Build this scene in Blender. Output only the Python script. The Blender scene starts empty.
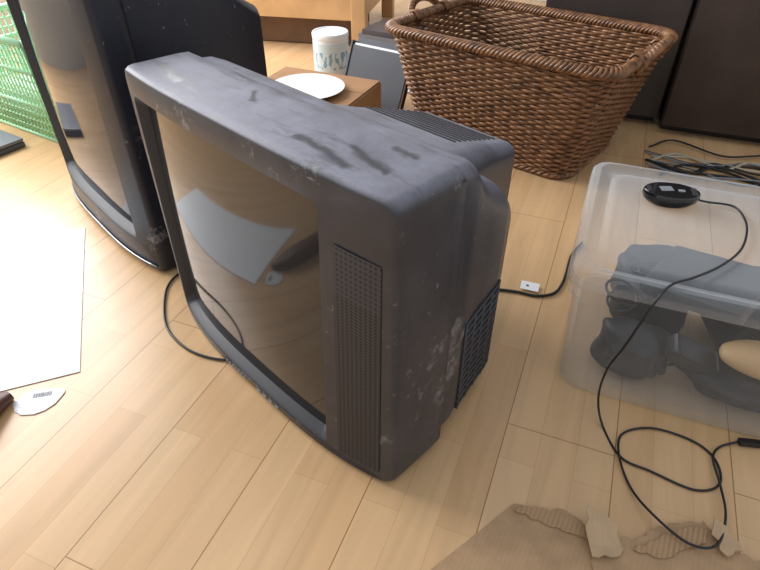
import bpy, bmesh, math, random
from mathutils import Vector, Matrix
random.seed(4)
R=math.radians
scene=bpy.context.scene
try: scene.view_settings.view_transform='Standard'
except Exception: pass

# ---------------------------------------------------------------- materials
def nm(name):
    m=bpy.data.materials.new(name); m.use_nodes=True
    nt=m.node_tree; b=nt.nodes['Principled BSDF']
    return m,nt,b
def mat(name,col,rough=.5,var=.0,scale=20,metal=0,bump=0,spec=.5,coat=0):
    m,nt,b=nm(name)
    b.inputs['Roughness'].default_value=rough
    b.inputs['Metallic'].default_value=metal
    b.inputs['Specular IOR Level'].default_value=spec
    b.inputs['Coat Weight'].default_value=coat
    b.inputs['Base Color'].default_value=(*col,1)
    if var or bump:
        tc=nt.nodes.new('ShaderNodeTexCoord'); n=nt.nodes.new('ShaderNodeTexNoise')
        n.inputs['Scale'].default_value=scale; n.inputs['Detail'].default_value=5
        nt.links.new(tc.outputs['Object'],n.inputs['Vector'])
        if var:
            r=nt.nodes.new('ShaderNodeValToRGB')
            r.color_ramp.elements[0].position=.3; r.color_ramp.elements[1].position=.7
            r.color_ramp.elements[0].color=(*[c*(1-var) for c in col],1)
            r.color_ramp.elements[1].color=(*[min(1,c*(1+var)) for c in col],1)
            nt.links.new(n.outputs['Fac'],r.inputs['Fac']); nt.links.new(r.outputs['Color'],b.inputs['Base Color'])
        if bump:
            bp=nt.nodes.new('ShaderNodeBump'); bp.inputs['Strength'].default_value=bump; bp.inputs['Distance'].default_value=.003
            nt.links.new(n.outputs['Fac'],bp.inputs['Height']); nt.links.new(bp.outputs['Normal'],b.inputs['Normal'])
    return m

def dusty(name,base,dust,topdust=1.0,rough=.45,side=.35,wipes=()):
    """dark plastic with settled dust, finger wipes and pale scuffs"""
    m,nt,b=nm(name); N=nt.nodes; L=nt.links
    def noise(vec,scale,detail=4,ro=.5,dist=0,out='Fac'):
        n=N.new('ShaderNodeTexNoise'); n.inputs['Scale'].default_value=scale; n.inputs['Detail'].default_value=detail
        n.inputs['Roughness'].default_value=ro; n.inputs['Distortion'].default_value=dist; L.new(vec,n.inputs['Vector']); return n.outputs[out]
    def rng(s,a,b_,c,d):
        r=N.new('ShaderNodeMapRange'); r.inputs['From Min'].default_value=a; r.inputs['From Max'].default_value=b_; r.inputs['To Min'].default_value=c; r.inputs['To Max'].default_value=d
        L.new(s,r.inputs['Value']); return r.outputs[0]
    def mul(a,c):
        q=N.new('ShaderNodeMath'); q.operation='MULTIPLY'; L.new(a,q.inputs[0]); L.new(c,q.inputs[1]); return q.outputs[0]
    def vm(op,a,b_=None,scale=None):
        q=N.new('ShaderNodeVectorMath'); q.operation=op
        for i,x in enumerate((a,b_)):
            if x is None: continue
            if isinstance(x,tuple): q.inputs[i].default_value=x
            else: L.new(x,q.inputs[i])
        if scale is not None:
            if isinstance(scale,float): q.inputs['Scale'].default_value=scale
            else: L.new(scale,q.inputs['Scale'])
        return q
    tc=N.new('ShaderNodeTexCoord'); ob=tc.outputs['Object']
    cloud=rng(noise(ob,9,8,.7),.33,.62,.50,1)
    def streak(rot,sc,lo,hi,to):
        mp=N.new('ShaderNodeMapping'); mp.inputs['Rotation'].default_value=(0,0,R(rot)); mp.inputs['Scale'].default_value=sc
        L.new(ob,mp.inputs['Vector']); return rng(noise(mp.outputs['Vector'],1,4,.6),lo,hi,1,to)
    s1=streak(28,(7,34,7),.56,.68,.5); s2=streak(-40,(9,44,9),.60,.70,.55)
    g=N.new('ShaderNodeNewGeometry'); sx=N.new('ShaderNodeSeparateXYZ'); L.new(g.outputs['Normal'],sx.inputs['Vector'])
    up=rng(sx.outputs['Z'],.3,.92,side,topdust)
    fac=mul(mul(mul(cloud,s1),s2),up)
    if wipes:
        nz=vm('SCALE',vm('SUBTRACT',noise(ob,22,4,out='Color'),(.5,.5,.5)).outputs[0],scale=.035)
        p=vm('MULTIPLY',vm('ADD',ob,nz.outputs[0]).outputs[0],(1,1,0)).outputs[0]
        for (ax,ay,bx,by,r) in wipes:
            d=(bx-ax,by-ay,0); l2=d[0]**2+d[1]**2
            pa=vm('SUBTRACT',p,(ax,ay,0)).outputs[0]
            dt=vm('DOT_PRODUCT',pa,d).outputs['Value']
            h=rng(dt,0,l2,0,1)
            pr=vm('SCALE',d,scale=h).outputs[0]
            ln=vm('LENGTH',vm('SUBTRACT',pa,pr).outputs[0]).outputs['Value']
            fac=mul(fac,rng(ln,r*.4,r*1.4,.2,1))
    mx=N.new('ShaderNodeMix'); mx.data_type='RGBA'; mx.inputs['A'].default_value=(*base,1); mx.inputs['B'].default_value=(*dust,1)
    L.new(fac,mx.inputs['Factor'])
    ad=N.new('ShaderNodeMath'); ad.operation='ADD'; L.new(noise(ob,42,6,.78),ad.inputs[0]); L.new(noise(ob,5,2),ad.inputs[1])
    sc=rng(ad.outputs[0],1.20,1.30,0,.4)
    mp=N.new('ShaderNodeMapping'); mp.inputs['Rotation'].default_value=(R(20),R(15),R(60)); mp.inputs['Scale'].default_value=(14,120,60); L.new(ob,mp.inputs['Vector'])
    sc2=rng(noise(mp.outputs['Vector'],1,2),.72,.76,0,.4)
    mxm=N.new('ShaderNodeMath'); mxm.operation='MAXIMUM'; L.new(sc,mxm.inputs[0]); L.new(sc2,mxm.inputs[1])
    mx2=N.new('ShaderNodeMix'); mx2.data_type='RGBA'; mx2.inputs['B'].default_value=(.38,.37,.38,1)
    L.new(mxm.outputs[0],mx2.inputs['Factor']); L.new(mx.outputs['Result'],mx2.inputs['A'])
    L.new(mx2.outputs['Result'],b.inputs['Base Color'])
    L.new(rng(fac,0,.8,rough-.08,rough+.2),b.inputs['Roughness'])
    bp=N.new('ShaderNodeBump'); bp.inputs['Strength'].default_value=.12; bp.inputs['Distance'].default_value=.001
    L.new(noise(ob,600,2),bp.inputs['Height']); L.new(bp.outputs['Normal'],b.inputs['Normal'])
    return m

def grille_mat(name,col,px,pz,rad,slot=False,hole=(.004,.004,.005)):
    """perforated plastic - holes laid out in the panel's own uv (metres)"""
    m,nt,b=nm(name); N=nt.nodes; L=nt.links
    tc=N.new('ShaderNodeTexCoord'); sx=N.new('ShaderNodeSeparateXYZ'); L.new(tc.outputs['UV'],sx.inputs['Vector'])
    def cell(sock,p):
        a=N.new('ShaderNodeMath'); a.operation='DIVIDE'; a.inputs[1].default_value=p; L.new(sock,a.inputs[0])
        f=N.new('ShaderNodeMath'); f.operation='FRACT'; L.new(a.outputs[0],f.inputs[0])
        s=N.new('ShaderNodeMath'); s.operation='SUBTRACT'; s.inputs[1].default_value=.5; L.new(f.outputs[0],s.inputs[0])
        q=N.new('ShaderNodeMath'); q.operation='POWER'; q.inputs[1].default_value=2; 
        ab=N.new('ShaderNodeMath'); ab.operation='ABSOLUTE'; L.new(s.outputs[0],ab.inputs[0]); L.new(ab.outputs[0],q.inputs[0])
        return q.outputs[0]
    X=cell(sx.outputs['X'],px); Z=cell(sx.outputs['Y'],pz)
    ad=N.new('ShaderNodeMath'); ad.operation='ADD'
    if slot:
        ml=N.new('ShaderNodeMath'); ml.operation='MULTIPLY'; ml.inputs[1].default_value=0.35; L.new(X,ml.inputs[0]); L.new(ml.outputs[0],ad.inputs[0])
    else: L.new(X,ad.inputs[0])
    L.new(Z,ad.inputs[1])
    lt=N.new('ShaderNodeMath'); lt.operation='LESS_THAN'; lt.inputs[1].default_value=rad*rad; L.new(ad.outputs[0],lt.inputs[0])
    mx=N.new('ShaderNodeMix'); mx.data_type='RGBA'; mx.inputs['A'].default_value=(*col,1); mx.inputs['B'].default_value=(*hole,1)
    L.new(lt.outputs[0],mx.inputs['Factor']); L.new(mx.outputs['Result'],b.inputs['Base Color'])
    b.inputs['Roughness'].default_value=.55
    bp=N.new('ShaderNodeBump'); bp.inputs['Strength'].default_value=.6; bp.inputs['Distance'].default_value=.002; bp.invert=True
    L.new(lt.outputs[0],bp.inputs['Height']); L.new(bp.outputs['Normal'],b.inputs['Normal'])
    return m

def floor_mat():
    m,nt,b=nm('beech_parquet'); N=nt.nodes; L=nt.links
    tc=N.new('ShaderNodeTexCoord'); mp=N.new('ShaderNodeMapping'); mp.inputs['Rotation'].default_value=(0,0,R(-68))
    L.new(tc.outputs['Object'],mp.inputs['Vector'])
    br=N.new('ShaderNodeTexBrick'); br.offset=.37; br.offset_frequency=2
    br.inputs['Color1'].default_value=(.645,.395,.195,1); br.inputs['Color2'].default_value=(.715,.465,.245,1)
    br.inputs['Mortar'].default_value=(.53,.31,.15,1)
    br.inputs['Scale'].default_value=1; br.inputs['Mortar Size'].default_value=.0006; br.inputs['Mortar Smooth'].default_value=.6
    br.inputs['Brick Width'].default_value=.46; br.inputs['Row Height'].default_value=.066
    L.new(mp.outputs['Vector'],br.inputs['Vector'])
    b2=N.new('ShaderNodeTexBrick'); b2.offset=.4
    b2.inputs['Color1'].default_value=(1,1,1,1); b2.inputs['Color2'].default_value=(.96,.96,.96,1); b2.inputs['Mortar'].default_value=(.55,.46,.36,1)
    b2.inputs['Scale'].default_value=1; b2.inputs['Mortar Size'].default_value=.0011; b2.inputs['Brick Width'].default_value=1.3; b2.inputs['Row Height'].default_value=.198
    L.new(mp.outputs['Vector'],b2.inputs['Vector'])
    mg=N.new('ShaderNodeMapping'); mg.inputs['Scale'].default_value=(2.5,28,3); L.new(mp.outputs['Vector'],mg.inputs['Vector'])
    gn=N.new('ShaderNodeTexNoise'); gn.inputs['Scale'].default_value=1; gn.inputs['Detail'].default_value=6; gn.inputs['Distortion'].default_value=.9
    L.new(mg.outputs['Vector'],gn.inputs['Vector'])
    gr=N.new('ShaderNodeMapRange'); gr.inputs['From Min'].default_value=.3; gr.inputs['From Max'].default_value=.7; gr.inputs['To Min'].default_value=.90; gr.inputs['To Max'].default_value=1.07
    L.new(gn.outputs['Fac'],gr.inputs['Value'])
    x1=N.new('ShaderNodeMix'); x1.data_type='RGBA'; x1.blend_type='MULTIPLY'; x1.inputs['Factor'].default_value=1
    L.new(br.outputs['Color'],x1.inputs['A']); L.new(b2.outputs['Color'],x1.inputs['B'])
    x2=N.new('ShaderNodeVectorMath'); x2.operation='SCALE'; L.new(x1.outputs['Result'],x2.inputs[0]); L.new(gr.outputs[0],x2.inputs['Scale'])
    L.new(x2.outputs[0],b.inputs['Base Color'])
    b.inputs['Roughness'].default_value=.30; b.inputs['Specular IOR Level'].default_value=.5
    return m

def clear_plastic(name,op=.3,tint=(.86,.9,.93),edge=.5):
    m,nt,b=nm(name); N=nt.nodes; L=nt.links
    out=N['Material Output']
    b.inputs['Base Color'].default_value=(*tint,1); b.inputs['Roughness'].default_value=.16
    tr=N.new('ShaderNodeBsdfTransparent'); tr.inputs['Color'].default_value=(.94,.95,.96,1)
    lw=N.new('ShaderNodeLayerWeight'); lw.inputs['Blend'].default_value=.3
    mr=N.new('ShaderNodeMapRange'); mr.inputs['To Min'].default_value=op; mr.inputs['To Max'].default_value=min(1,op+edge)
    L.new(lw.outputs['Facing'],mr.inputs['Value'])
    mx=N.new('ShaderNodeMixShader'); L.new(mr.outputs[0],mx.inputs['Fac']); L.new(tr.outputs[0],mx.inputs[1]); L.new(b.outputs[0],mx.inputs[2])
    L.new(mx.outputs[0],out.inputs['Surface'])
    return m

# ---------------------------------------------------------------- mesh helpers
def empty(name,loc=(0,0,0),rz=0):
    e=bpy.data.objects.new(name,None); scene.collection.objects.link(e)
    e.location=loc; e.rotation_euler=(0,0,rz); e.empty_display_size=.05
    return e
def add(name,verts,faces,m,parent=None,smooth=False,loc=(0,0,0),rot=(0,0,0),sharp=None,uvs=None):
    me=bpy.data.meshes.new(name); me.from_pydata(verts,[],faces)
    bm=bmesh.new(); bm.from_mesh(me); bmesh.ops.recalc_face_normals(bm,faces=bm.faces); bm.to_mesh(me); bm.free()
    if uvs:
        ul=me.uv_layers.new(name='UVMap')
        for lp in me.loops: ul.data[lp.index].uv=uvs[lp.vertex_index]
    ms=m if isinstance(m,list) else [m]
    for x in ms: me.materials.append(x)
    for p in me.polygons: p.use_smooth=smooth
    if smooth and sharp is not None:
        try: me.set_sharp_from_angle(angle=R(sharp))
        except Exception: pass
    o=bpy.data.objects.new(name,me); scene.collection.objects.link(o)
    o.location=loc; o.rotation_euler=rot
    if parent: o.parent=parent
    return o
def box(name,size,loc,m,parent=None,bev=.004,rot=(0,0,0),seg=2):
    bm=bmesh.new(); bmesh.ops.create_cube(bm,size=1)
    for v in bm.verts: v.co=Vector((v.co.x*size[0],v.co.y*size[1],v.co.z*size[2]))
    if bev: bmesh.ops.bevel(bm,geom=bm.edges[:],offset=bev,segments=seg,profile=.7,affect='EDGES')
    me=bpy.data.meshes.new(name); bm.to_mesh(me); bm.free(); me.materials.append(m)
    o=bpy.data.objects.new(name,me); scene.collection.objects.link(o); o.location=loc; o.rotation_euler=rot
    if parent: o.parent=parent
    return o
def rrect(x0,x1,z0,z1,r,ns=14,nc=5):
    r=max(.0005,min(r,(x1-x0)/2-.0005,(z1-z0)/2-.0005)); P=[]
    cs=[(x1-r,z0+r,-90),(x1-r,z1-r,0),(x0+r,z1-r,90),(x0+r,z0+r,180)]
    for i,(cx,cz,a0) in enumerate(cs):
        for k in range(nc+1):
            a=R(a0+90*k/nc); P.append((cx+r*math.cos(a),cz+r*math.sin(a)))
        nx,nz,na=cs[(i+1)%4]; e=P[-1]; s=(nx+r*math.cos(R(na)),nz+r*math.sin(R(na)))
        for k in range(1,ns):
            t=k/ns; P.append((e[0]+(s[0]-e[0])*t,e[1]+(s[1]-e[1])*t))
    return P
def loft(name,rings,m,parent=None,cap0=True,cap1=True,smooth=True,sharp=40,loc=(0,0,0),rot=(0,0,0)):
    n=len(rings[0]); V=[p for r in rings for p in r]; F=[]
    for i in range(len(rings)-1):
        for j in range(n):
            k=(j+1)%n; F.append((i*n+j,i*n+k,(i+1)*n+k,(i+1)*n+j))
    if cap0: F.append(tuple(range(n)))
    if cap1: F.append(tuple((len(rings)-1)*n+j for j in range(n)))
    return add(name,V,F,m,parent,smooth,loc,rot,sharp)
def tube_data(pts,r,ns=6,closed=False):
    V=[];F=[];n=len(pts); up=Vector((0,0,1))
    for i,p in enumerate(pts):
        p=Vector(p)
        a=Vector(pts[(i-1)%n] if (closed or i>0) else pts[i]); c=Vector(pts[(i+1)%n] if (closed or i<n-1) else pts[i])
        t=(c-a).normalized()
        s=t.cross(up)
        if s.length<.15: s=t.cross(Vector((1,0,0)))
        s.normalize(); u=s.cross(t)
        rr=r[i] if isinstance(r,(list,tuple)) else r
        for k in range(ns):
            an=2*math.pi*k/ns; V.append(tuple(p+rr*(math.cos(an)*s+math.sin(an)*u)))
    for i in range(n if closed else n-1):
        for k in range(ns):
            a=i*ns+k;b=i*ns+(k+1)%ns; j=(i+1)%n; F.append((a,b,j*ns+(k+1)%ns,j*ns+k))
    if not closed: F.append(tuple(range(ns))); F.append(tuple((n-1)*ns+k for k in range(ns)))
    return V,F
class Acc:
    def __init__(s): s.V=[];s.F=[]
    def add(s,V,F):
        o=len(s.V); s.V+=V; s.F+=[tuple(i+o for i in f) for f in F]
    def tube(s,*a,**k): s.add(*tube_data(*a,**k))
    def boxx(s,c,d,rz=0):
        x,y,z=d[0]/2,d[1]/2,d[2]/2; V=[]
        for dz in(-z,z):
            for dx,dy in((-x,-y),(x,-y),(x,y),(-x,y)):
                V.append((c[0]+dx*math.cos(rz)-dy*math.sin(rz),c[1]+dx*math.sin(rz)+dy*math.cos(rz),c[2]+dz))
        s.add(V,[(0,1,2,3),(4,5,6,7),(0,1,5,4),(1,2,6,5),(2,3,7,6),(3,0,4,7)])
def spline(pts,sub=8):
    P=[Vector(p) for p in pts]; P=[P[0]*2-P[1]]+P+[P[-1]*2-P[-2]]; out=[]
    for i in range(1,len(P)-2):
        for k in range(sub):
            t=k/sub; a,b,c,d=P[i-1],P[i],P[i+1],P[i+2]
            out.append(tuple(.5*((2*b)+(-a+c)*t+(2*a-5*b+4*c-d)*t*t+(-a+3*b-3*c+d)*t**3)))
    out.append(tuple(P[-2])); return out
def cable(name,pts,r,m,parent=None):
    V,F=tube_data(spline(pts),r,8); return add(name,V,F,m,parent,True)

# ---------------------------------------------------------------- shared materials
WIPES=[(.4755,.037,.585,.022,.008),(.552,.068,.632,.044,.007),(.598,.106,.63,.098,.006),(.05,.055,.15,.03,.009),(.29,.09,.315,.07,.006)]
M_tv=dusty('dusty_charcoal_plastic',(.018,.018,.023),(.265,.265,.32),.9,.40,.13,WIPES)
M_tvb=dusty('dusty_navy_plastic',(.010,.012,.020),(.045,.048,.068),.8,.42,.2)
M_rim=mat('matte_black_plastic',(.03,.03,.035),.5)
def glass_mat(n,c,ro,coat=.2,ior=1.5):
    m,nt,b=nm(n); b.inputs['Base Color'].default_value=(*c,1); b.inputs['Roughness'].default_value=ro
    b.inputs['IOR'].default_value=ior; b.inputs['Coat Weight'].default_value=coat; b.inputs['Coat Roughness'].default_value=.03
    return m
M_glass=glass_mat('crt_glass',(.028,.027,.028),.07)
M_dots=grille_mat('speaker_perforation',(.04,.04,.047),.0085,.0085,.30,hole=(.008,.008,.009))
M_mesh=grille_mat('speaker_mesh',(.038,.038,.044),.0085,.0060,.38,hole=(.005,.005,.006))
M_black=mat('black_cable_rubber',(.012,.012,.014),.4)
M_white=mat('white_paper',(.88,.88,.88),.6)
M_grey=mat('grey_plastic',(.22,.23,.25),.5)

# ---------------------------------------------------------------- room
E1=Vector((math.cos(R(-22)),math.sin(R(-22)))); E2=Vector((-E1.y,E1.x))
box('floor',(9,9,.06),(0,2.2,-.03),floor_mat(),bev=0)
M_wall=mat('painted_wall',(.72,.70,.66),.9,.03,4)
def rl(a,b,z=0):
    v=E1*a+E2*b; return (v.x,v.y,z)
# ---------------------------------------------------------------- TV builder
def build_tv(name,loc,rz,W,Hh,bez,screen,bulge,shell,hump,mbody,mback,strip=False,logo=False,grille=None,cr=.02,low=.72,glass=None):
    e=empty(name,loc,rz)
    def bf(x,z,y):
        t=min(1,abs(2*x/W-1)); wgt=max(0,1-y/bez)
        return y-bulge*(1-t**3.2)*(1-low*z/Hh)*wgt
    def ring(x0,x1,z0,z1,r,y): return [(a,bf(a,b,y),b) for a,b in rrect(x0,x1,z0,z1,r,24,6)]
    sx0,sx1,sz0,sz1=screen
    rings=[ring(.008,W-.008,.008,Hh-.008,cr,bez+.002),ring(.001,W-.001,.004,Hh-.001,cr,bez-.004),ring(0,W,.002,Hh,cr,bez*.8),ring(0,W,.001,Hh,cr,bez*.4),ring(0,W,.0,Hh,cr,.016),ring(.001,W-.001,.001,Hh-.001,cr,.008),ring(.004,W-.004,.004,Hh-.004,cr,.002),ring(.009,W-.009,.008,Hh-.009,cr-.003,.0),
           ring(sx0-.004,sx1+.004,sz0-.004,sz1+.004,.016,.0)]
    loft('bezel',rings,mbody,e,True,False,sharp=50)
    loft('screen_surround',[ring(sx0-.004,sx1+.004,sz0-.004,sz1+.004,.016,.0005),ring(sx0,sx1,sz0,sz1,.016,.004),ring(sx0+.008,sx1-.008,sz0+.008,sz1-.008,.018,.018)],M_rim,e,False,False,sharp=50)
    nx,nz=30,24; V=[];F=[]
    for j in range(nz+1):
        for i in range(nx+1):
            x=sx0+.005+(sx1-sx0-.010)*i/nx; z=sz0+.005+(sz1-sz0-.010)*j/nz
            a=2*i/nx-1;c=2*j/nz-1
            y=.019-.015*(1-a*a*.8)*(1-c*c*.8)
            V.append((x,bf(x,z,y),z))
    for j in range(nz):
        for i in range(nx):
            a=j*(nx+1)+i; F.append((a,a+1,a+nx+2,a+nx+1))
    add('screen_glass',V,F,glass or M_glass,e,True)
    loft('rear_shell',[[(a,y,b) for a,b in rrect(x0,x1,z0,z1,r,20,6)] for (y,x0,x1,z0,z1,r) in shell],mback,e,sharp=35)
    if hump: loft('tube_housing',[[(a,y,b) for a,b in rrect(x0,x1,z0,z1,r,20,6)] for (y,x0,x1,z0,z1,r) in hump],mback,e,sharp=35)
    if grille:
        for nm_,m_,(gx0,gx1,gz0,gz1) in grille:
            nx,nz=8,30;V=[];F=[];U=[]
            for j in range(nz+1):
                for i in range(nx+1):
                    x=gx0+(gx1-gx0)*i/nx; z=gz0+(gz1-gz0)*j/nz; V.append((x,bf(x,z,-.0008),z)); U.append((x,z))
            for j in range(nz):
                for i in range(nx):
                    a=j*(nx+1)+i; F.append((a,a+1,a+nx+2,a+nx+1))
            add(nm_,V,F,m_,e,True,uvs=U)
    if logo:
        A=Acc()
        for k in range(7):
            x=W*.42-.045+k*.011; z=sz0-.014; y=bf(x,z,-.0012); A.boxx((x,y,z),(.006,.002,.006),0)
        for k in range(4):
            x=W*.52+k*.02; z=sz0-.015; y=bf(x,z,-.001); A.boxx((x,y,z),(.010,.003,.004),0)
        add('badge_and_buttons',A.V,A.F,M_grey,e)
    if strip:
        pts=[(x,bf(x,.018,-.002),.018) for x in [W*.03+W*.94*i/30 for i in range(31)]]
        V,F=tube_data(pts,.003,6); add('silver_trim',V,F,mat('silver_trim_paint',(.35,.36,.38),.3,metal=.6),e,True)
    return e,bf
tv1,bf1=build_tv('crt_television',(-.469,1.056,.003),R(-45.5),.699,.566,.13,(.032,.560,.028,.514),.042,
    [(.120,.014,.684,.014,.552,.02),(.128,.010,.688,.014,.554,.022),(.165,.012,.686,.014,.551,.025),(.185,.014,.682,.014,.543,.035),(.205,.018,.676,.014,.518,.04),(.25,.024,.666,.014,.485,.05),(.31,.035,.653,.02,.450,.055),(.345,.045,.640,.028,.425,.055),(.36,.06,.622,.04,.40,.05),(.366,.085,.60,.06,.375,.05)],
    [(.14,.14,.60,.2,.505,.05),(.20,.17,.60,.15,.502,.05),(.27,.20,.59,.12,.488,.05),(.34,.225,.565,.1,.466,.045),(.40,.235,.545,.1,.448,.04),(.52,.245,.515,.12,.41,.03),(.54,.25,.51,.125,.402,.025),(.548,.265,.495,.14,.39,.02)],
    M_tv,M_tv,logo=True,grille=[('speaker_grille',M_dots,(.592,.676,.384,.468)),('speaker_mesh_panel',M_mesh,(.592,.676,.030,.384))])
# side vent: real raised ribs over a black recess panel
def sx_(y):
    P=[(.185,.682),(.205,.676),(.25,.666),(.31,.653),(.345,.640)]
    for (a,b),(c,d) in zip(P,P[1:]):
        if y<=c: return b+(d-b)*(y-a)/(c-a)
    return P[-1][1]
V=[];F=[]
for j in range(2):
    for i in range(9):
        y=.188+.145*i/8; V.append((sx_(y)+.0012,y,.035+.215*j))
for i in range(8): F.append((i,i+1,i+10,i+9))
add('side_vent_recess',V,F,mat('vent_shadow_black',(.006,.006,.007),.7),tv1)
A=Acc()
for k in range(13):
    z=.04+k*.0172
    A.tube([(sx_(.188+.145*i/6)+.0012,.188+.145*i/6,z) for i in range(7)],.0028,6)
for k in range(5):
    y=.192+k*.034; A.tube([(sx_(y)+.0014,y,.035),(sx_(y)+.0014,y,.25)],.0030,6)
add('side_vent_ribs',A.V,A.F,mat('vent_rib_plastic',(.05,.05,.058),.45),tv1,True)
def htop(y):
    P=[(.27,.488),(.34,.466),(.40,.448),(.52,.41)]
    for (a,b),(c,d) in zip(P,P[1:]):
        if y<=c: return b+(d-b)*(y-a)/(c-a)
    return P[-1][1]
A=Acc()
for k in range(9):
    yy=.36+k*.018; A.boxx((.380,yy,htop(yy)+.0005),(.24-(yy-.3)*.2,.004,.003))
add('top_vent_ribs',A.V,A.F,M_rim,tv1)

tv2,bf2=build_tv('crt_television.001',(-.987,1.645,.003),R(-47.8),.645,.70,.07,(.03,.565,.085,.66),.035,
    [(.06,.01,.635,.012,.69,.02),(.08,.01,.635,.012,.688,.02),(.20,.012,.633,.014,.66,.02),(.33,.03,.615,.02,.61,.025),(.41,.06,.585,.03,.565,.03),(.425,.08,.56,.05,.54,.03)],
    [(.30,.14,.50,.1,.5,.03),(.47,.18,.46,.12,.45,.03),(.48,.2,.44,.14,.43,.02)],
    M_tvb,M_tvb,strip=True,glass=glass_mat('blue_black_crt_glass',(.015,.02,.032),.06,.1,1.42))

# ---------------------------------------------------------------- storage box
SB=(.328,.788,0)
sb=empty('plastic_storage_box',SB,R(-22))
M_clear=clear_plastic('translucent_polypropylene',.045,(.80,.82,.82),.36); M_lid=clear_plastic('translucent_lid',.15,(.82,.85,.88),.4)
BW,BD,BH=.60,.455,.284
def br(x0,x1,y0,y1,r,z): return [(a,b,z) for a,b in rrect(x0,x1,y0,y1,r,12,6)]
loft('tub',[br(.042,BW-.035,.035,BD-.03,.04,.018),br(.034,BW-.026,.026,BD-.021,.045,.003),br(.030,BW-.022,.022,BD-.017,.045,.010),br(.014,BW-.014,.011,BD-.011,.04,BH*.82),br(.005,BW-.005,.003,BD-.003,.04,BH*.84),br(.005,BW-.005,.003,BD-.003,.04,BH)],M_clear,sb,True,False)
loft('lid',[br(.0,BW,.0,BD,.035,BH-.014),br(-.003,BW+.003,-.003,BD+.003,.036,BH-.008),br(-.002,BW+.002,-.002,BD+.002,.036,BH+.014),br(.004,BW-.004,.004,BD-.004,.034,BH+.022),br(.016,BW-.016,.016,BD-.016,.03,BH+.024),
   br(.026,BW-.026,.026,BD-.026,.03,BH+.014),br(.040,BW-.040,.040,BD-.040,.03,BH+.012),br(.048,BW-.048,.048,BD-.048,.03,BH+.019),br(.06,BW-.06,.06,BD-.06,.03,BH+.020)],M_lid,sb,False,True)
M_ct=mat('black_bag_fabric',(.020,.021,.024),.6,.6,12)
def blob(name,c,d,m,parent,seed=0,amp=.15,pw=.7):
    bm=bmesh.new(); bmesh.ops.create_icosphere(bm,subdivisions=4,radius=1)
    rd=random.Random(seed); ph=[rd.uniform(0,6) for _ in range(6)]
    for v in bm.verts:
        n=v.co.copy(); k=1+amp*(math.sin(3*n.x+ph[0])+math.sin(4*n.y+ph[1])+math.sin(5*n.z+ph[2]))/2+amp*.25*math.sin(11*n.x+7*n.y+ph[3])
        v.co=Vector((math.copysign(abs(n.x)**pw,n.x)*d[0]*k,math.copysign(abs(n.y)**pw,n.y)*d[1]*k,math.copysign(abs(n.z)**pw,n.z)*d[2]*k))
    me=bpy.data.meshes.new(name); bm.to_mesh(me); bm.free(); me.materials.append(m)
    for p in me.polygons:p.use_smooth=True
    o=bpy.data.objects.new(name,me); scene.collection.objects.link(o); o.location=c; o.parent=parent
    return o
blob('stored_bag',(.18,.30,.09),(.09,.10,.065),M_ct,sb,1)
M_dev=mat('black_device_plastic',(.018,.019,.021),.35)
box('stored_speaker',(.17,.12,.15),(.40,.30,.10),M_dev,sb,.015,(R(12),R(8),R(25)))
box('stored_router',(.20,.14,.035),(.26,.22,.19),M_dev,sb,.01,(R(14),R(-12),R(-30)))
blob('stored_pouch',(.16,.12,.06),(.075,.05,.045),mat('charcoal_pouch',(.025,.026,.03),.5,.6,15),sb,7,.2)
box('stored_adapter',(.10,.05,.035),(.26,.10,.10),M_dev,sb,.008,(R(20),R(25),R(15)))
lb_=mat('beige_wood',(.60,.38,.18),.5,.1,6)
blob('stored_wood_bowl',(.41,.105,.125),(.11,.045,.028),lb_,sb,3,.03,.85)
blob('stored_lower_pouch',(.40,.12,.05),(.12,.06,.03),M_ct,sb,9,.25)
A=Acc()
rd=random.Random(21)
for k in range(8):
    cx,cy,cz=rd.uniform(.12,.46),rd.uniform(.08,.36),rd.uniform(.04,.20); ra,rb=rd.uniform(.03,.06),rd.uniform(.03,.05)
    pts=[(cx+ra*math.cos(i*.5)+.01*math.sin(i*.17+k),cy+rb*math.sin(i*.5)*.8,cz+.012*math.sin(i*.33+k)+.0006*i) for i in range(34)]
    pts=[(min(.55,max(.05,p[0])),min(.41,max(.05,p[1])),max(.02,p[2])) for p in pts]
    A.tube(spline(pts,2),.003,6)
add('stored_cables',A.V,A.F,M_black,sb,True)

# ---------------------------------------------------------------- computer mouse (lying on its back)
ML=(.586,1.013,.3045)
ms=empty('computer_mouse',ML,R(-12))
rings=[]
for z,s in((0,.55),(.004,.78),(.012,.94),(.020,1.0),(.027,.985),(.030,.95)):
    ring=[]
    for k in range(40):
        a=2*math.pi*k/40; y=.031*math.sin(a)*(1-.10*math.cos(2*a)); x=math.copysign(abs(math.cos(a))**.8,math.cos(a))*.055
        ring.append((x*s,y*s,z))
    rings.append(ring)
loft('shell',rings,mat('glossy_black_plastic',(.008,.008,.009),.18,coat=.5),ms,sharp=30)
box('label',(.024,.018,.0008),(-.010,.004,.0306),mat('label_grey',(.24,.25,.27),.5),ms,0,(0,0,R(12)))
box('glide_pad',(.010,.03,.0012),(.042,0,.0306),mat('ptfe_pad',(.05,.05,.055),.3),ms,0)
box('glide_pad_2',(.008,.024,.0012),(-.044,0,.0306),mat('ptfe_pad2',(.05,.05,.055),.3),ms,0)
box('sensor_recess',(.012,.008,.0012),(.018,.0,.0307),mat('sensor',(.3,.31,.32),.2),ms,0)
T=.3105
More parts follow.
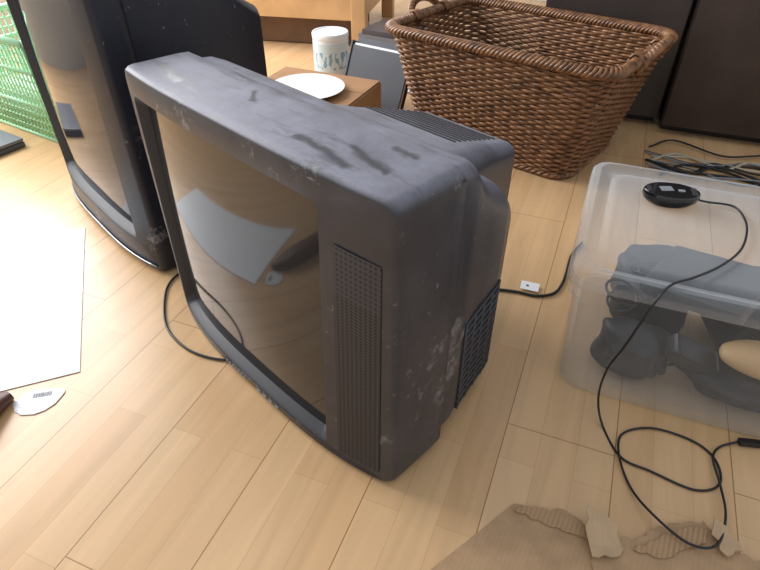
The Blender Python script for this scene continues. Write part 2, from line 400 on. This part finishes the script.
cordpts=[(.641,1.002,.318),(.660,1.003,.313),(.707,.99,T),(.704,.937,T),(.678,.882,T),(.640,.832,T),(.584,.788,T),(.525,.755,T+.002),(.478,.735,.311),(.446,.712,.28),(.425,.708,.20),(.413,.716,.13),(.418,.720,.05),(.428,.69,.004),(.440,.62,.003),(.484,.590,.003),(.547,.553,.003),(.596,.565,.003),(.610,.615,.003),(.586,.655,.003),(.522,.683,.004),(.462,.672,.003),(.437,.625,.0075),(.436,.56,.004),(.45,.501,.016),(.487,.450,.019),(.53,.447,.019),(.57,.498,.015),(.592,.560,.0085),(.604,.613,.0075),(.631,.641,.003),(.668,.649,.008)]
mcd=empty('mouse_cord')
cable('cord_wire',cordpts,.0022,M_black,mcd)
box('usb_plug',(.04,.014,.010),(.688,.647,.0075),M_black,mcd,.003,(0,0,R(-8)))

# ---------------------------------------------------------------- power cords
cable('power_cord',[(-.50,1.20,.004),(-.530,1.14,.004),(-.526,1.068,.004),(-.487,.961,.004),(-.407,.885,.004),(-.31,.865,.004),(-.26,.93,.004)],.0028,M_black)
cable('power_cord.001',[(.20,1.04,.004),(.27,1.10,.004),(.33,1.098,.004),(.385,1.080,.004),(.43,1.090,.004),(.458,1.125,.004),(.48,1.17,.004),(.515,1.25,.004),(.56,1.31,.004)],.0035,M_black)
tg=empty('cord_tag',(.375,1.115,0),R(-20))
box('tag_card',(.045,.03,.0015),(0,0,.006),M_white,tg,0,(R(5),0,0))
box('tag_print',(.006,.006,.0006),(-.006,0,.0072),mat('brown_print',(.2,.1,.08),.5),tg,0,(R(5),0,0))

# ---------------------------------------------------------------- wicker basket
wb=empty('wicker_basket',(.489,2.005,0),R(-39))
def wick(n,c):
    m,nt,b=nm(n); tc=nt.nodes.new('ShaderNodeTexCoord'); no=nt.nodes.new('ShaderNodeTexNoise'); no.inputs['Scale'].default_value=40; no.inputs['Detail'].default_value=4
    r=nt.nodes.new('ShaderNodeValToRGB'); r.color_ramp.elements[0].position=.3; r.color_ramp.elements[1].position=.72
    r.color_ramp.elements[0].color=(c[0]*.4,c[1]*.36,c[2]*.32,1); r.color_ramp.elements[1].color=(c[0]*1.5,c[1]*1.5,c[2]*1.5,1)
    nt.links.new(tc.outputs['Object'],no.inputs['Vector']); nt.links.new(no.outputs['Fac'],r.inputs['Fac']); nt.links.new(r.outputs['Color'],b.inputs['Base Color'])
    b.inputs['Roughness'].default_value=.4
    return m
M_w=wick('brown_willow',(.225,.105,.045)); M_w2=wick('dark_willow',(.15,.07,.03))
HB=.380
def perim(t,z,off=0):
    k=z/HB; hx=.300+.095*k; hy=.20+.065*k; r=.075
    hx+=off;hy+=off
    L1=2*(hx-r);L2=2*(hy-r);q=math.pi*r/2; tot=2*L1+2*L2+4*q
    s=(t%1)*tot
    for i,ln in enumerate([L1,q,L2,q,L1,q,L2,q]):
        if s<=ln: break
        s-=ln
    u=s
    if i==0: return (-hx+r+u,-hy)
    if i==1: a=-math.pi/2+u/r; return (hx-r+r*math.cos(a),-hy+r+r*math.sin(a))
    if i==2: return (hx,-hy+r+u)
    if i==3: a=u/r; return (hx-r+r*math.cos(a),hy-r+r*math.sin(a))
    if i==4: return (hx-r-u,hy)
    if i==5: a=math.pi/2+u/r; return (-hx+r+r*math.cos(a),hy-r+r*math.sin(a))
    if i==6: return (-hx,hy-r-u)
    a=math.pi+u/r; return (-hx+r+r*math.cos(a),-hy+r+r*math.sin(a))
NS=74; A=Acc(); rows=40; rr=HB/rows*.55
for j in range(rows):
    z0=.012+(HB-.03)*j/(rows-1); n=NS*4; pts=[]
    dz=[random.uniform(-.0012,.0012) for _ in range(8)]
    for i in range(n):
        t=i/n; o=.0042*math.cos(math.pi*NS*t+math.pi*j)
        x,y=perim(t,z0,o); pts.append((x,y,z0+dz[int(t*8)%8]))
    A.tube(pts,rr*random.uniform(.92,1.08),5,closed=True)
add('woven_wall',A.V,A.F,M_w,wb,True)
A=Acc()
for s in range(NS):
    pts=[]
    for k in range(5):
        z=.004+(HB)*k/4; x,y=perim(s/NS+.5/NS,z); pts.append((x,y,z))
    A.tube(pts,.0032,6)
add('stakes',A.V,A.F,M_w2,wb,True)
A=Acc()
for b in range(5):
    n=520;pts=[]
    for i in range(n):
        t=i/n; ph=2*math.pi*(b/5)+2*math.pi*36*t
        x,y=perim(t,HB,.004+.013*math.cos(ph)); pts.append((x,y,HB-.002+.011*math.sin(ph)))
    A.tube(pts,.0062,6,closed=True)
for b in range(3):
    n=300;pts=[]
    for i in range(n):
        t=i/n; ph=2*math.pi*(b/3)+2*math.pi*30*t
        x,y=perim(t,0,.004+.006*math.cos(ph)); pts.append((x,y,.013+.006*math.sin(ph)))
    A.tube(pts,.006,6,closed=True)
add('rim_braid',A.V,A.F,M_w,wb,True)
A=Acc()
for sgn in(-1,1):
    for b in range(3):
        pts=[]
        for i in range(61):
            t=i/60; a=math.pi*t; ph=2*math.pi*b/3+2*math.pi*7*t
            y=-.09*math.cos(a); z=HB-.03+.072*math.sin(a)**.8
            pts.append((sgn*(.395+.010+.035*math.sin(a)+.008*math.cos(ph)),y,z+.008*math.sin(ph)))
        A.tube(pts,.0078,6)
    for q in (-.09,.09):
        for w in range(4):
            pts=[(sgn*(.394+.020*math.cos(2*math.pi*k/12)),q+(.007*w-.01),HB-.002+.022*math.sin(2*math.pi*k/12)) for k in range(12)]
            A.tube(pts,.0045,5,closed=True)
add('handles',A.V,A.F,M_w,wb,True)
A=Acc()
for i in range(26):
    y=-.19+.38*i/25; A.tube([(-.295,y,.014),(.295,y,.014)],.008,6)
add('base_weave',A.V,A.F,M_w2,wb,True)

# ---------------------------------------------------------------- dark cabinets
M_cab=mat('dark_brown_veneer',(.045,.027,.020),.4,.25,6); M_cab2=mat('espresso_edge',(.014,.009,.008),.4)
M_cab3=mat('grey_brown_veneer',(.052,.038,.032),.45,.15,6)
def cabinet(name,a0,wid,fwd,mm):
    p=Vector((1.0,2.085))+E1*a0-E2*fwd
    e=empty(name,(p.x,p.y,0),R(-22))
    dp=.42
    box('carcass',(wid,dp,1.45),(wid/2,dp/2+.02,.735+.02),M_cab2,e,.003)
    box('plinth',(wid-.02,dp-.05,.03),(wid/2,dp/2+.03,.015),M_cab2,e,.0)
    box('door_panel',(wid-.008,.02,1.40),(wid/2,.01,.735),mm,e,.003)
    box('handle',(.012,.02,.14),(.05,-.012,.9),mat('brushed_steel',(.5,.5,.5),.3,metal=1),e,.004)
    return e
cabinet('dark_wood_cabinet',-.44,.49,-.045,M_cab3)
cabinet('dark_wood_cabinet.001',.06,.8,.02,M_cab)

# ---------------------------------------------------------------- pine bed frame
M_pine=mat('pine_wood',(.58,.345,.16),.45,.12,9)
pb=empty('pine_bed_frame',(-.105,3.06,0),R(-12))
box('front_rail',(1.5,.03,.17),(-.75,.0,.235),M_pine,pb,.004)
box('leg_1',(.075,.06,.62),(0,.01,.31),M_pine,pb,.006)
box('leg_2',(.075,.06,.62),(-1.5,.01,.31),M_pine,pb,.006)
box('side_rail',(.03,.7,.17),(0,.38,.235),M_pine,pb,.004)
box('under_bed_shade',(1.36,.5,.13),(-.76,.33,.07),mat('brown_shade_fill',(.14,.07,.035),.5,.2,8),pb,.004)  # brown block added to darken the shadowed gap under the rail
box('leg_3',(.07,.06,.62),(0,.74,.31),M_pine,pb,.006)
box('leg_4',(.07,.06,.62),(-1.5,.74,.31),M_pine,pb,.006)
box('slat_top',(1.46,.68,.02),(-.75,.37,.33),M_pine,pb,.004)
# ---------------------------------------------------------------- tub, carton with plate
def lathe(name,prof,m,parent,loc=(0,0,0),n=40):
    rings=[[(r*math.cos(2*math.pi*k/n),r*math.sin(2*math.pi*k/n),z) for k in range(n)] for r,z in prof]
    return loft(name,rings,m,parent,loc=loc,sharp=40)
tb=empty('white_plastic_tub',(-.215,2.60,0))
lathe('bucket',[(.074,0),(.076,.004),(.077,.205),(.076,.21)],mat('white_polypropylene',(.78,.8,.8),.4),tb)
lathe('tub_lid',[(.078,.200),(.079,.203),(.079,.218),(.076,.222),(.070,.222),(.068,.218)],mat('white_lid',(.85,.86,.86),.4),tb)
def labelm():
    m,nt,b=nm('blue_label_print'); N=nt.nodes; L=nt.links; tc=N.new('ShaderNodeTexCoord'); sx=N.new('ShaderNodeSeparateXYZ'); L.new(tc.outputs['Object'],sx.inputs['Vector'])
    mp=N.new('ShaderNodeMapping'); mp.inputs['Scale'].default_value=(70,70,28); L.new(tc.outputs['Object'],mp.inputs['Vector'])
    n=N.new('ShaderNodeTexNoise'); n.inputs['Scale'].default_value=1; L.new(mp.outputs['Vector'],n.inputs['Vector'])
    d=N.new('ShaderNodeMath'); d.operation='COMPARE'; d.inputs[1].default_value=.115; d.inputs[2].default_value=.035; L.new(sx.outputs['Z'],d.inputs[0])
    t=N.new('ShaderNodeMath'); t.operation='GREATER_THAN'; t.inputs[1].default_value=.52; L.new(n.outputs['Fac'],t.inputs[0])
    q=N.new('ShaderNodeMath'); q.operation='MULTIPLY'; L.new(d.outputs[0],q.inputs[0]); L.new(t.outputs[0],q.inputs[1])
    mx=N.new('ShaderNodeMix'); mx.data_type='RGBA'; mx.inputs['A'].default_value=(.62,.72,.75,1); mx.inputs['B'].default_value=(.22,.38,.50,1)
    L.new(q.outputs[0],mx.inputs['Factor']); L.new(mx.outputs['Result'],b.inputs['Base Color']); return m
lathe('printed_label',[(.0766,.03),(.0776,.185)],labelm(),tb)
cb=empty('cardboard_carton',(-.235,2.01,0),R(-24))
M_cardw=mat('orange_brown_card',(.32,.165,.07),.75,.12,10)
box('carton_body',(.40,.28,.19),(0,0,.095),M_cardw,cb,.004)
box('flap_1',(.39,.137,.004),(0,-.07,.193),M_cardw,cb,.001)
box('flap_2',(.39,.137,.004),(0,.07,.193),M_cardw,cb,.001)
dp=empty('white_plate',(-.25,1.945,.1955))
lathe('dish',[(.07,0),(.09,.002),(.127,.018),(.130,.020),(.126,.0205),(.088,.007),(.06,.006)],mat('white_ceramic',(.80,.80,.78),.25),dp)
bd=empty('document_binder',(-.01,2.30,0),R(-35))
M_sl=mat('slate_binder',(.030,.033,.042),.5,.2,8)
box('cover_front',(.28,.008,.23),(0,-.022,.12),M_sl,bd,.002,(R(-25),0,0))
box('cover_back',(.28,.008,.23),(0,.022,.135),M_sl,bd,.002,(R(-25),0,0))
box('page_block',(.26,.034,.215),(0,.0,.127),M_white,bd,.001,(R(-25),0,0))
box('spine',(.008,.05,.23),(-.14,0,.127),M_sl,bd,.002,(R(-25),0,0))
mg=empty('magazine_pile',(.09,2.92,0),R(-28))
cols=[(.10,.10,.11),(.45,.45,.42),(.08,.1,.2),(.25,.03,.03),(.35,.32,.25),(.12,.12,.13),(.06,.05,.055)]
for i,c in enumerate(cols):
    box(f'magazine_{i+1}',(.30,.22,.022),(random.uniform(-.02,.02),random.uniform(-.02,.02),.011+.0225*i),mat(f'cover_{i}',c,.4),mg,.002,(0,0,R(random.uniform(-9,9))))
sp=empty('paper_sheets',(.08,2.62,0),R(-40))
for i in range(4):
    box(f'sheet_{i+1}',(.21,.20,.0015),(random.uniform(-.03,.03),random.uniform(-.03,.03),.002+.002*i),M_white,sp,0,(0,0,R(random.uniform(-25,25))))

# ---------------------------------------------------------------- green laundry crate
gb=empty('green_plastic_basket',(-1.279,2.21,0),R(-32))
m,nt,b=nm('green_polypropylene'); b.inputs['Base Color'].default_value=(.44,.78,.48,1); b.inputs['Roughness'].default_value=.4
M_gr=m
A=Acc(); hz=.36
def gp(side,u,z):
    k=z/hz; hx=.23+.035*k; hy=.155+.03*k
    return {0:(-hx+2*hx*u,-hy,z),1:(hx,-hy+2*hy*u,z),2:(hx-2*hx*u,hy,z),3:(-hx,hy-2*hy*u,z)}[side]
for s,n in((0,22),(1,15),(2,22),(3,15)):
    for i in range(n+1): A.tube([gp(s,i/n,.004),gp(s,i/n,hz)],.0040 if 0<i<n else .006,5)
    for j in range(12):
        z=.006+(hz-.01)*j/11; A.tube([gp(s,0,z),gp(s,1,z)],.0036 if j not in(0,4,8) else .008,5)
    A.tube([gp(s,0,hz),gp(s,1,hz)],.012,8)
for i in range(14):
    A.tube([(-.225+.45*i/13,-.15,.006),(-.225+.45*i/13,.15,.006)],.003,5)
for i in range(10):
    A.tube([(-.225,-.15+.3*i/9,.006),(.225,-.15+.3*i/9,.006)],.003,5)
add('lattice',A.V,A.F,M_gr,gb,True)
blob('folded_cloth',(-.0,-.02,.10),(.16,.10,.06),mat('white_cloth',(.7,.72,.74),.9),gb,5)
lp=empty('laptop',(-1.49,1.92,0),R(-32))
box('base',(.34,.24,.018),(0,0,.011),mat('dark_grey_case',(.07,.075,.085),.4),lp,.005)
box('screen_lid',(.34,.24,.012),(0,0,.028),mat('slate_lid',(.16,.17,.20),.35),lp,.005)

# ---------------------------------------------------------------- poster paper, label, slipper
o=add('poster_paper',[(-.851,1.391,.0015),(-.636,.831,.0015),(-1.026,.68,.0015),(-1.243,1.24,.0015)],[(0,1,2,3)],mat('poster_back',(.80,.81,.82),.6))
o.modifiers.new('thick','SOLIDIFY').thickness=.0006
def lbl():
    m,nt,b=nm('printed_label'); N=nt.nodes; L=nt.links; tc=N.new('ShaderNodeTexCoord'); mp=N.new('ShaderNodeMapping'); mp.inputs['Rotation'].default_value=(0,0,R(-20)); mp.inputs['Scale'].default_value=(120,420,1)
    n=N.new('ShaderNodeTexNoise'); n.inputs['Scale'].default_value=1; n.inputs['Detail'].default_value=1
    r=N.new('ShaderNodeValToRGB'); r.color_ramp.elements[0].position=.33; r.color_ramp.elements[0].color=(.45,.47,.5,1); r.color_ramp.elements[1].position=.42; r.color_ramp.elements[1].color=(.72,.73,.74,1)
    L.new(tc.outputs['Object'],mp.inputs['Vector']); L.new(mp.outputs['Vector'],n.inputs['Vector']); L.new(n.outputs['Fac'],r.inputs['Fac']); L.new(r.outputs['Color'],b.inputs['Base Color']); return m
st=empty('sticker_label')
lb=[(-.735,.745),(-.728,.765),(-.715,.777),(-.690,.785),(-.660,.786),(-.647,.783),(-.643,.775),(-.650,.745),(-.663,.728),(-.680,.718),(-.705,.716),(-.722,.726)]
V=[(x,y,.0018) for x,y in lb]
o=add('label_sheet',V,[tuple(range(len(V)))],lbl(),st); o.modifiers.new('t','SOLIDIFY').thickness=.0004
A=Acc(); rd=random.Random(3); x=0
while x<.036:
    wd=rd.choice([.0008,.0014]); c=Vector((-.702,.774))+Vector((.97,.22))*x
    A.boxx((c.x,c.y-.010,.0026),(wd,.011,.0002),R(13)); x+=wd+rd.choice([.001,.0016])
add('barcode',A.V,A.F,mat('barcode_ink',(.18,.18,.2),.6),st)
sl=empty('leather_slipper',(-.787,.680,0),R(62))
rings=[]
for i in range(13):
    t=i/12; x=.09*(1-t)-.16*t; hw=.036*(min(1,.35+2.6*t) if t<.3 else 1); hh=.02+.035*min(1,t*2.2)
    rings.append([(x,a,b) for a,b in rrect(-hw,hw,.002,hh,.016,4,4)])
loft('upper',rings,mat('brown_leather',(.10,.04,.025),.5,.2,30),sl,sharp=60)

# ---------------------------------------------------------------- torn cardboard
def torn(name,pts,z,m,jag=.008,seed=1,thick=.004,lift=None):
    rd=random.Random(seed); out=[]
    for i,p in enumerate(pts):
        a=Vector(p[:2]); b=Vector(pts[(i+1)%len(pts)][:2]); rough=p[2] if len(p)>2 else 1
        L=(b-a).length; n=max(1,int(L/.010)) if rough else max(1,int(L/.05)); nrm=Vector((-(b-a).y,(b-a).x)).normalized()
        for k in range(n):
            q=a.lerp(b,k/n)
            if rough and k: q=q+nrm*rd.uniform(-jag,jag)
            out.append((q.x,q.y))
    bm=bmesh.new(); vs=[bm.verts.new((x,y,0)) for x,y in out]; bm.faces.new(vs)
    bmesh.ops.triangulate(bm,faces=bm.faces[:]); bmesh.ops.subdivide_edges(bm,edges=bm.edges[:],cuts=2,use_grid_fill=True)
    for v in bm.verts:
        v.co.z=z+(lift(v.co.x,v.co.y) if lift else .001*math.sin(20*v.co.x+seed)+.001)
    me=bpy.data.meshes.new(name); bm.to_mesh(me); bm.free(); me.materials.append(m)
    o=bpy.data.objects.new(name,me); scene.collection.objects.link(o); md=o.modifiers.new('t','SOLIDIFY'); md.thickness=thick; md.offset=1
    return o
def card(name,c,rot,strength,bump=.3):
    m,nt,b=nm(name); N=nt.nodes; L=nt.links; tc=N.new('ShaderNodeTexCoord'); mp=N.new('ShaderNodeMapping'); mp.inputs['Rotation'].default_value=(0,0,R(rot)); L.new(tc.outputs['Object'],mp.inputs['Vector'])
    w=N.new('ShaderNodeTexWave'); w.inputs['Scale'].default_value=42; w.inputs['Distortion'].default_value=.6; L.new(mp.outputs['Vector'],w.inputs['Vector'])
    n=N.new('ShaderNodeTexNoise'); n.inputs['Scale'].default_value=25; n.inputs['Detail'].default_value=6; L.new(tc.outputs['Object'],n.inputs['Vector'])
    ad=N.new('ShaderNodeMath'); ad.operation='MULTIPLY_ADD'; ad.inputs[1].default_value=strength; L.new(w.outputs['Fac'],ad.inputs[0]); L.new(n.outputs['Fac'],ad.inputs[2])
    r=N.new('ShaderNodeValToRGB'); r.color_ramp.elements[0].position=.3; r.color_ramp.elements[1].position=.9
    r.color_ramp.elements[0].color=(*[x*.8 for x in c],1); r.color_ramp.elements[1].color=(*[x*1.15 for x in c],1)
    L.new(ad.outputs[0],r.inputs['Fac']); L.new(r.outputs['Color'],b.inputs['Base Color']); b.inputs['Roughness'].default_value=.9
    bp=N.new('ShaderNodeBump'); bp.inputs['Strength'].default_value=bump; bp.inputs['Distance'].default_value=.003; L.new(ad.outputs[0],bp.inputs['Height']); L.new(bp.outputs['Normal'],b.inputs['Normal']); return m
M_c1=card('kraft_cardboard',(.47,.30,.165),30,.08,.1); M_c2=card('exposed_corrugation',(.40,.25,.135),30,.6,.3); M_c3=card('torn_liner',(.54,.37,.22),10,.05,.08)
tc_=empty('torn_cardboard')
for o in [torn('sheet_main',[(.0,.35,0),(.078,.417,0),(.228,.528,1),(.262,.512,1),(.30,.520,1),(.335,.497,1),(.355,.462,0),(.40,.33,0),(.42,.2,0),(.0,.2,0)],.001,M_c1,.004,2),
          torn('corrugation_strip',[(.225,.515,0),(.245,.522,1),(.30,.512,1),(.33,.492,1),(.345,.462,1),(.28,.485,1)],.006,M_c2,.003,12,.0015),
          torn('sheet_side',[(.33,.43,1),(.385,.462,1),(.43,.468,1),(.475,.49,1),(.535,.495,1),(.565,.44,1),(.62,.42,1),(.66,.36,0),(.66,.2,0),(.33,.2,0)],.006,M_c1,.006,5),
          torn('corrugation_strip_2',[(.40,.445,1),(.45,.464,1),(.50,.480,1),(.53,.475,1),(.52,.455,1),(.44,.43,1)],.011,M_c2,.003,15,.001),
          torn('torn_flap',[(.330,.475,1),(.345,.51,1),(.36,.495,1),(.385,.48,1),(.385,.445,1),(.36,.43,1),(.33,.43,1)],.011,M_c3,.005,8,.002,lambda x,y:.003+.3*max(0,y-.45)+.004*math.sin(60*x)),
          torn('torn_flap_2',[(.53,.465,1),(.545,.49,1),(.565,.475,1),(.57,.44,1),(.54,.43,1)],.011,M_c3,.005,9,.002,lambda x,y:.004+.15*max(0,y-.45)+.003*math.sin(50*x))]:
    o.parent=tc_

# ---------------------------------------------------------------- cables beside the cabinet
ct=empty('tangled_cables')
rd=random.Random(11)
for i in range(11):
    m_=[M_black,M_black,M_grey,mat('beige_cable%d'%i,(.5,.42,.3),.5)][i%4]
    pts=[]; y0=1.74+rd.uniform(0,.20); x=.90+rd.uniform(0,.08); n=8
    for k in range(n):
        xx=x+.11*k; lim=2.04-.404*(xx-1.0)
        pts.append((xx,min(lim-.03,y0-.03*k+rd.uniform(-.07,.07)),.004+.004*(i%3)))
    cable(f'cable_{i+1}',pts,.0035+.001*(i%2),m_,ct)

# ---------------------------------------------------------------- walls and window
def wall(name,c,length,rz,h=2.5,z0=0,th=.1):
    return box(name,(length,th,h),(c[0],c[1],z0+h/2),M_wall,None,0,(0,0,rz))
pB=rl(-.6,4.35); wall('wall_back',pB,7.5,R(-22))
bb=rl(-.6,4.29); box('baseboard_back',(7.5,.02,.08),(bb[0],bb[1],.04),mat('white_trim',(.7,.7,.68),.5),None,.003,(0,0,R(-22)))
xl=-3.1
def lw(nm_,b0,b1,z0,z1):
    c=rl(xl,(b0+b1)/2); return box(nm_,(.1,b1-b0,z1-z0),(c[0],c[1],(z0+z1)/2),M_wall,None,0,(0,0,R(-22)))
lw('wall_left',-2.0,.2,0,2.5); lw('wall_left_far',3.2,4.35,0,2.5); lw('wall_left_sill',.2,3.2,0,.75); lw('wall_left_header',.2,3.2,2.3,2.5)
wn=empty('window_1',rl(xl,1.7,0),R(-22))
M_fr=mat('white_window_frame',(.8,.8,.8),.4)
for i,y in enumerate((-1.47,-.5,.5,1.47)): box(f'mullion_{i+1}',(.06,.06,1.55),(0,y,1.525),M_fr,wn,.005)
for i,z in enumerate((.78,2.27)): box(f'frame_rail_{i+1}',(.06,2.94,.06),(0,0,z),M_fr,wn,.005)

# ---------------------------------------------------------------- light
w=bpy.data.worlds.new('World'); scene.world=w; w.use_nodes=True
bg=w.node_tree.nodes['Background']; bg.inputs['Color'].default_value=(.90,.94,1,1); bg.inputs['Strength'].default_value=.74
def area(name,loc,target,sx,sy,power,col=(1,1,1)):
    l=bpy.data.lights.new(name,'AREA'); l.shape='RECTANGLE'; l.size=sx;l.size_y=sy;l.energy=power;l.color=col
    o=bpy.data.objects.new(name,l); scene.collection.objects.link(o); o.location=loc
    d=Vector(target)-Vector(loc); o.rotation_euler=d.to_track_quat('-Z','Y').to_euler(); return o
c=rl(xl+.12,1.7,1.55); t=rl(0,1.0,.2)
area('window_daylight',c,t,2.8,1.5,160,(.98,.98,1))

cam=bpy.data.cameras.new('Camera'); cam.sensor_width=36; cam.lens=571/760*36
co=bpy.data.objects.new('Camera',cam); scene.collection.objects.link(co)
co.location=(0,0,.9); co.rotation_euler=(R(51.4),0,0); scene.camera=co
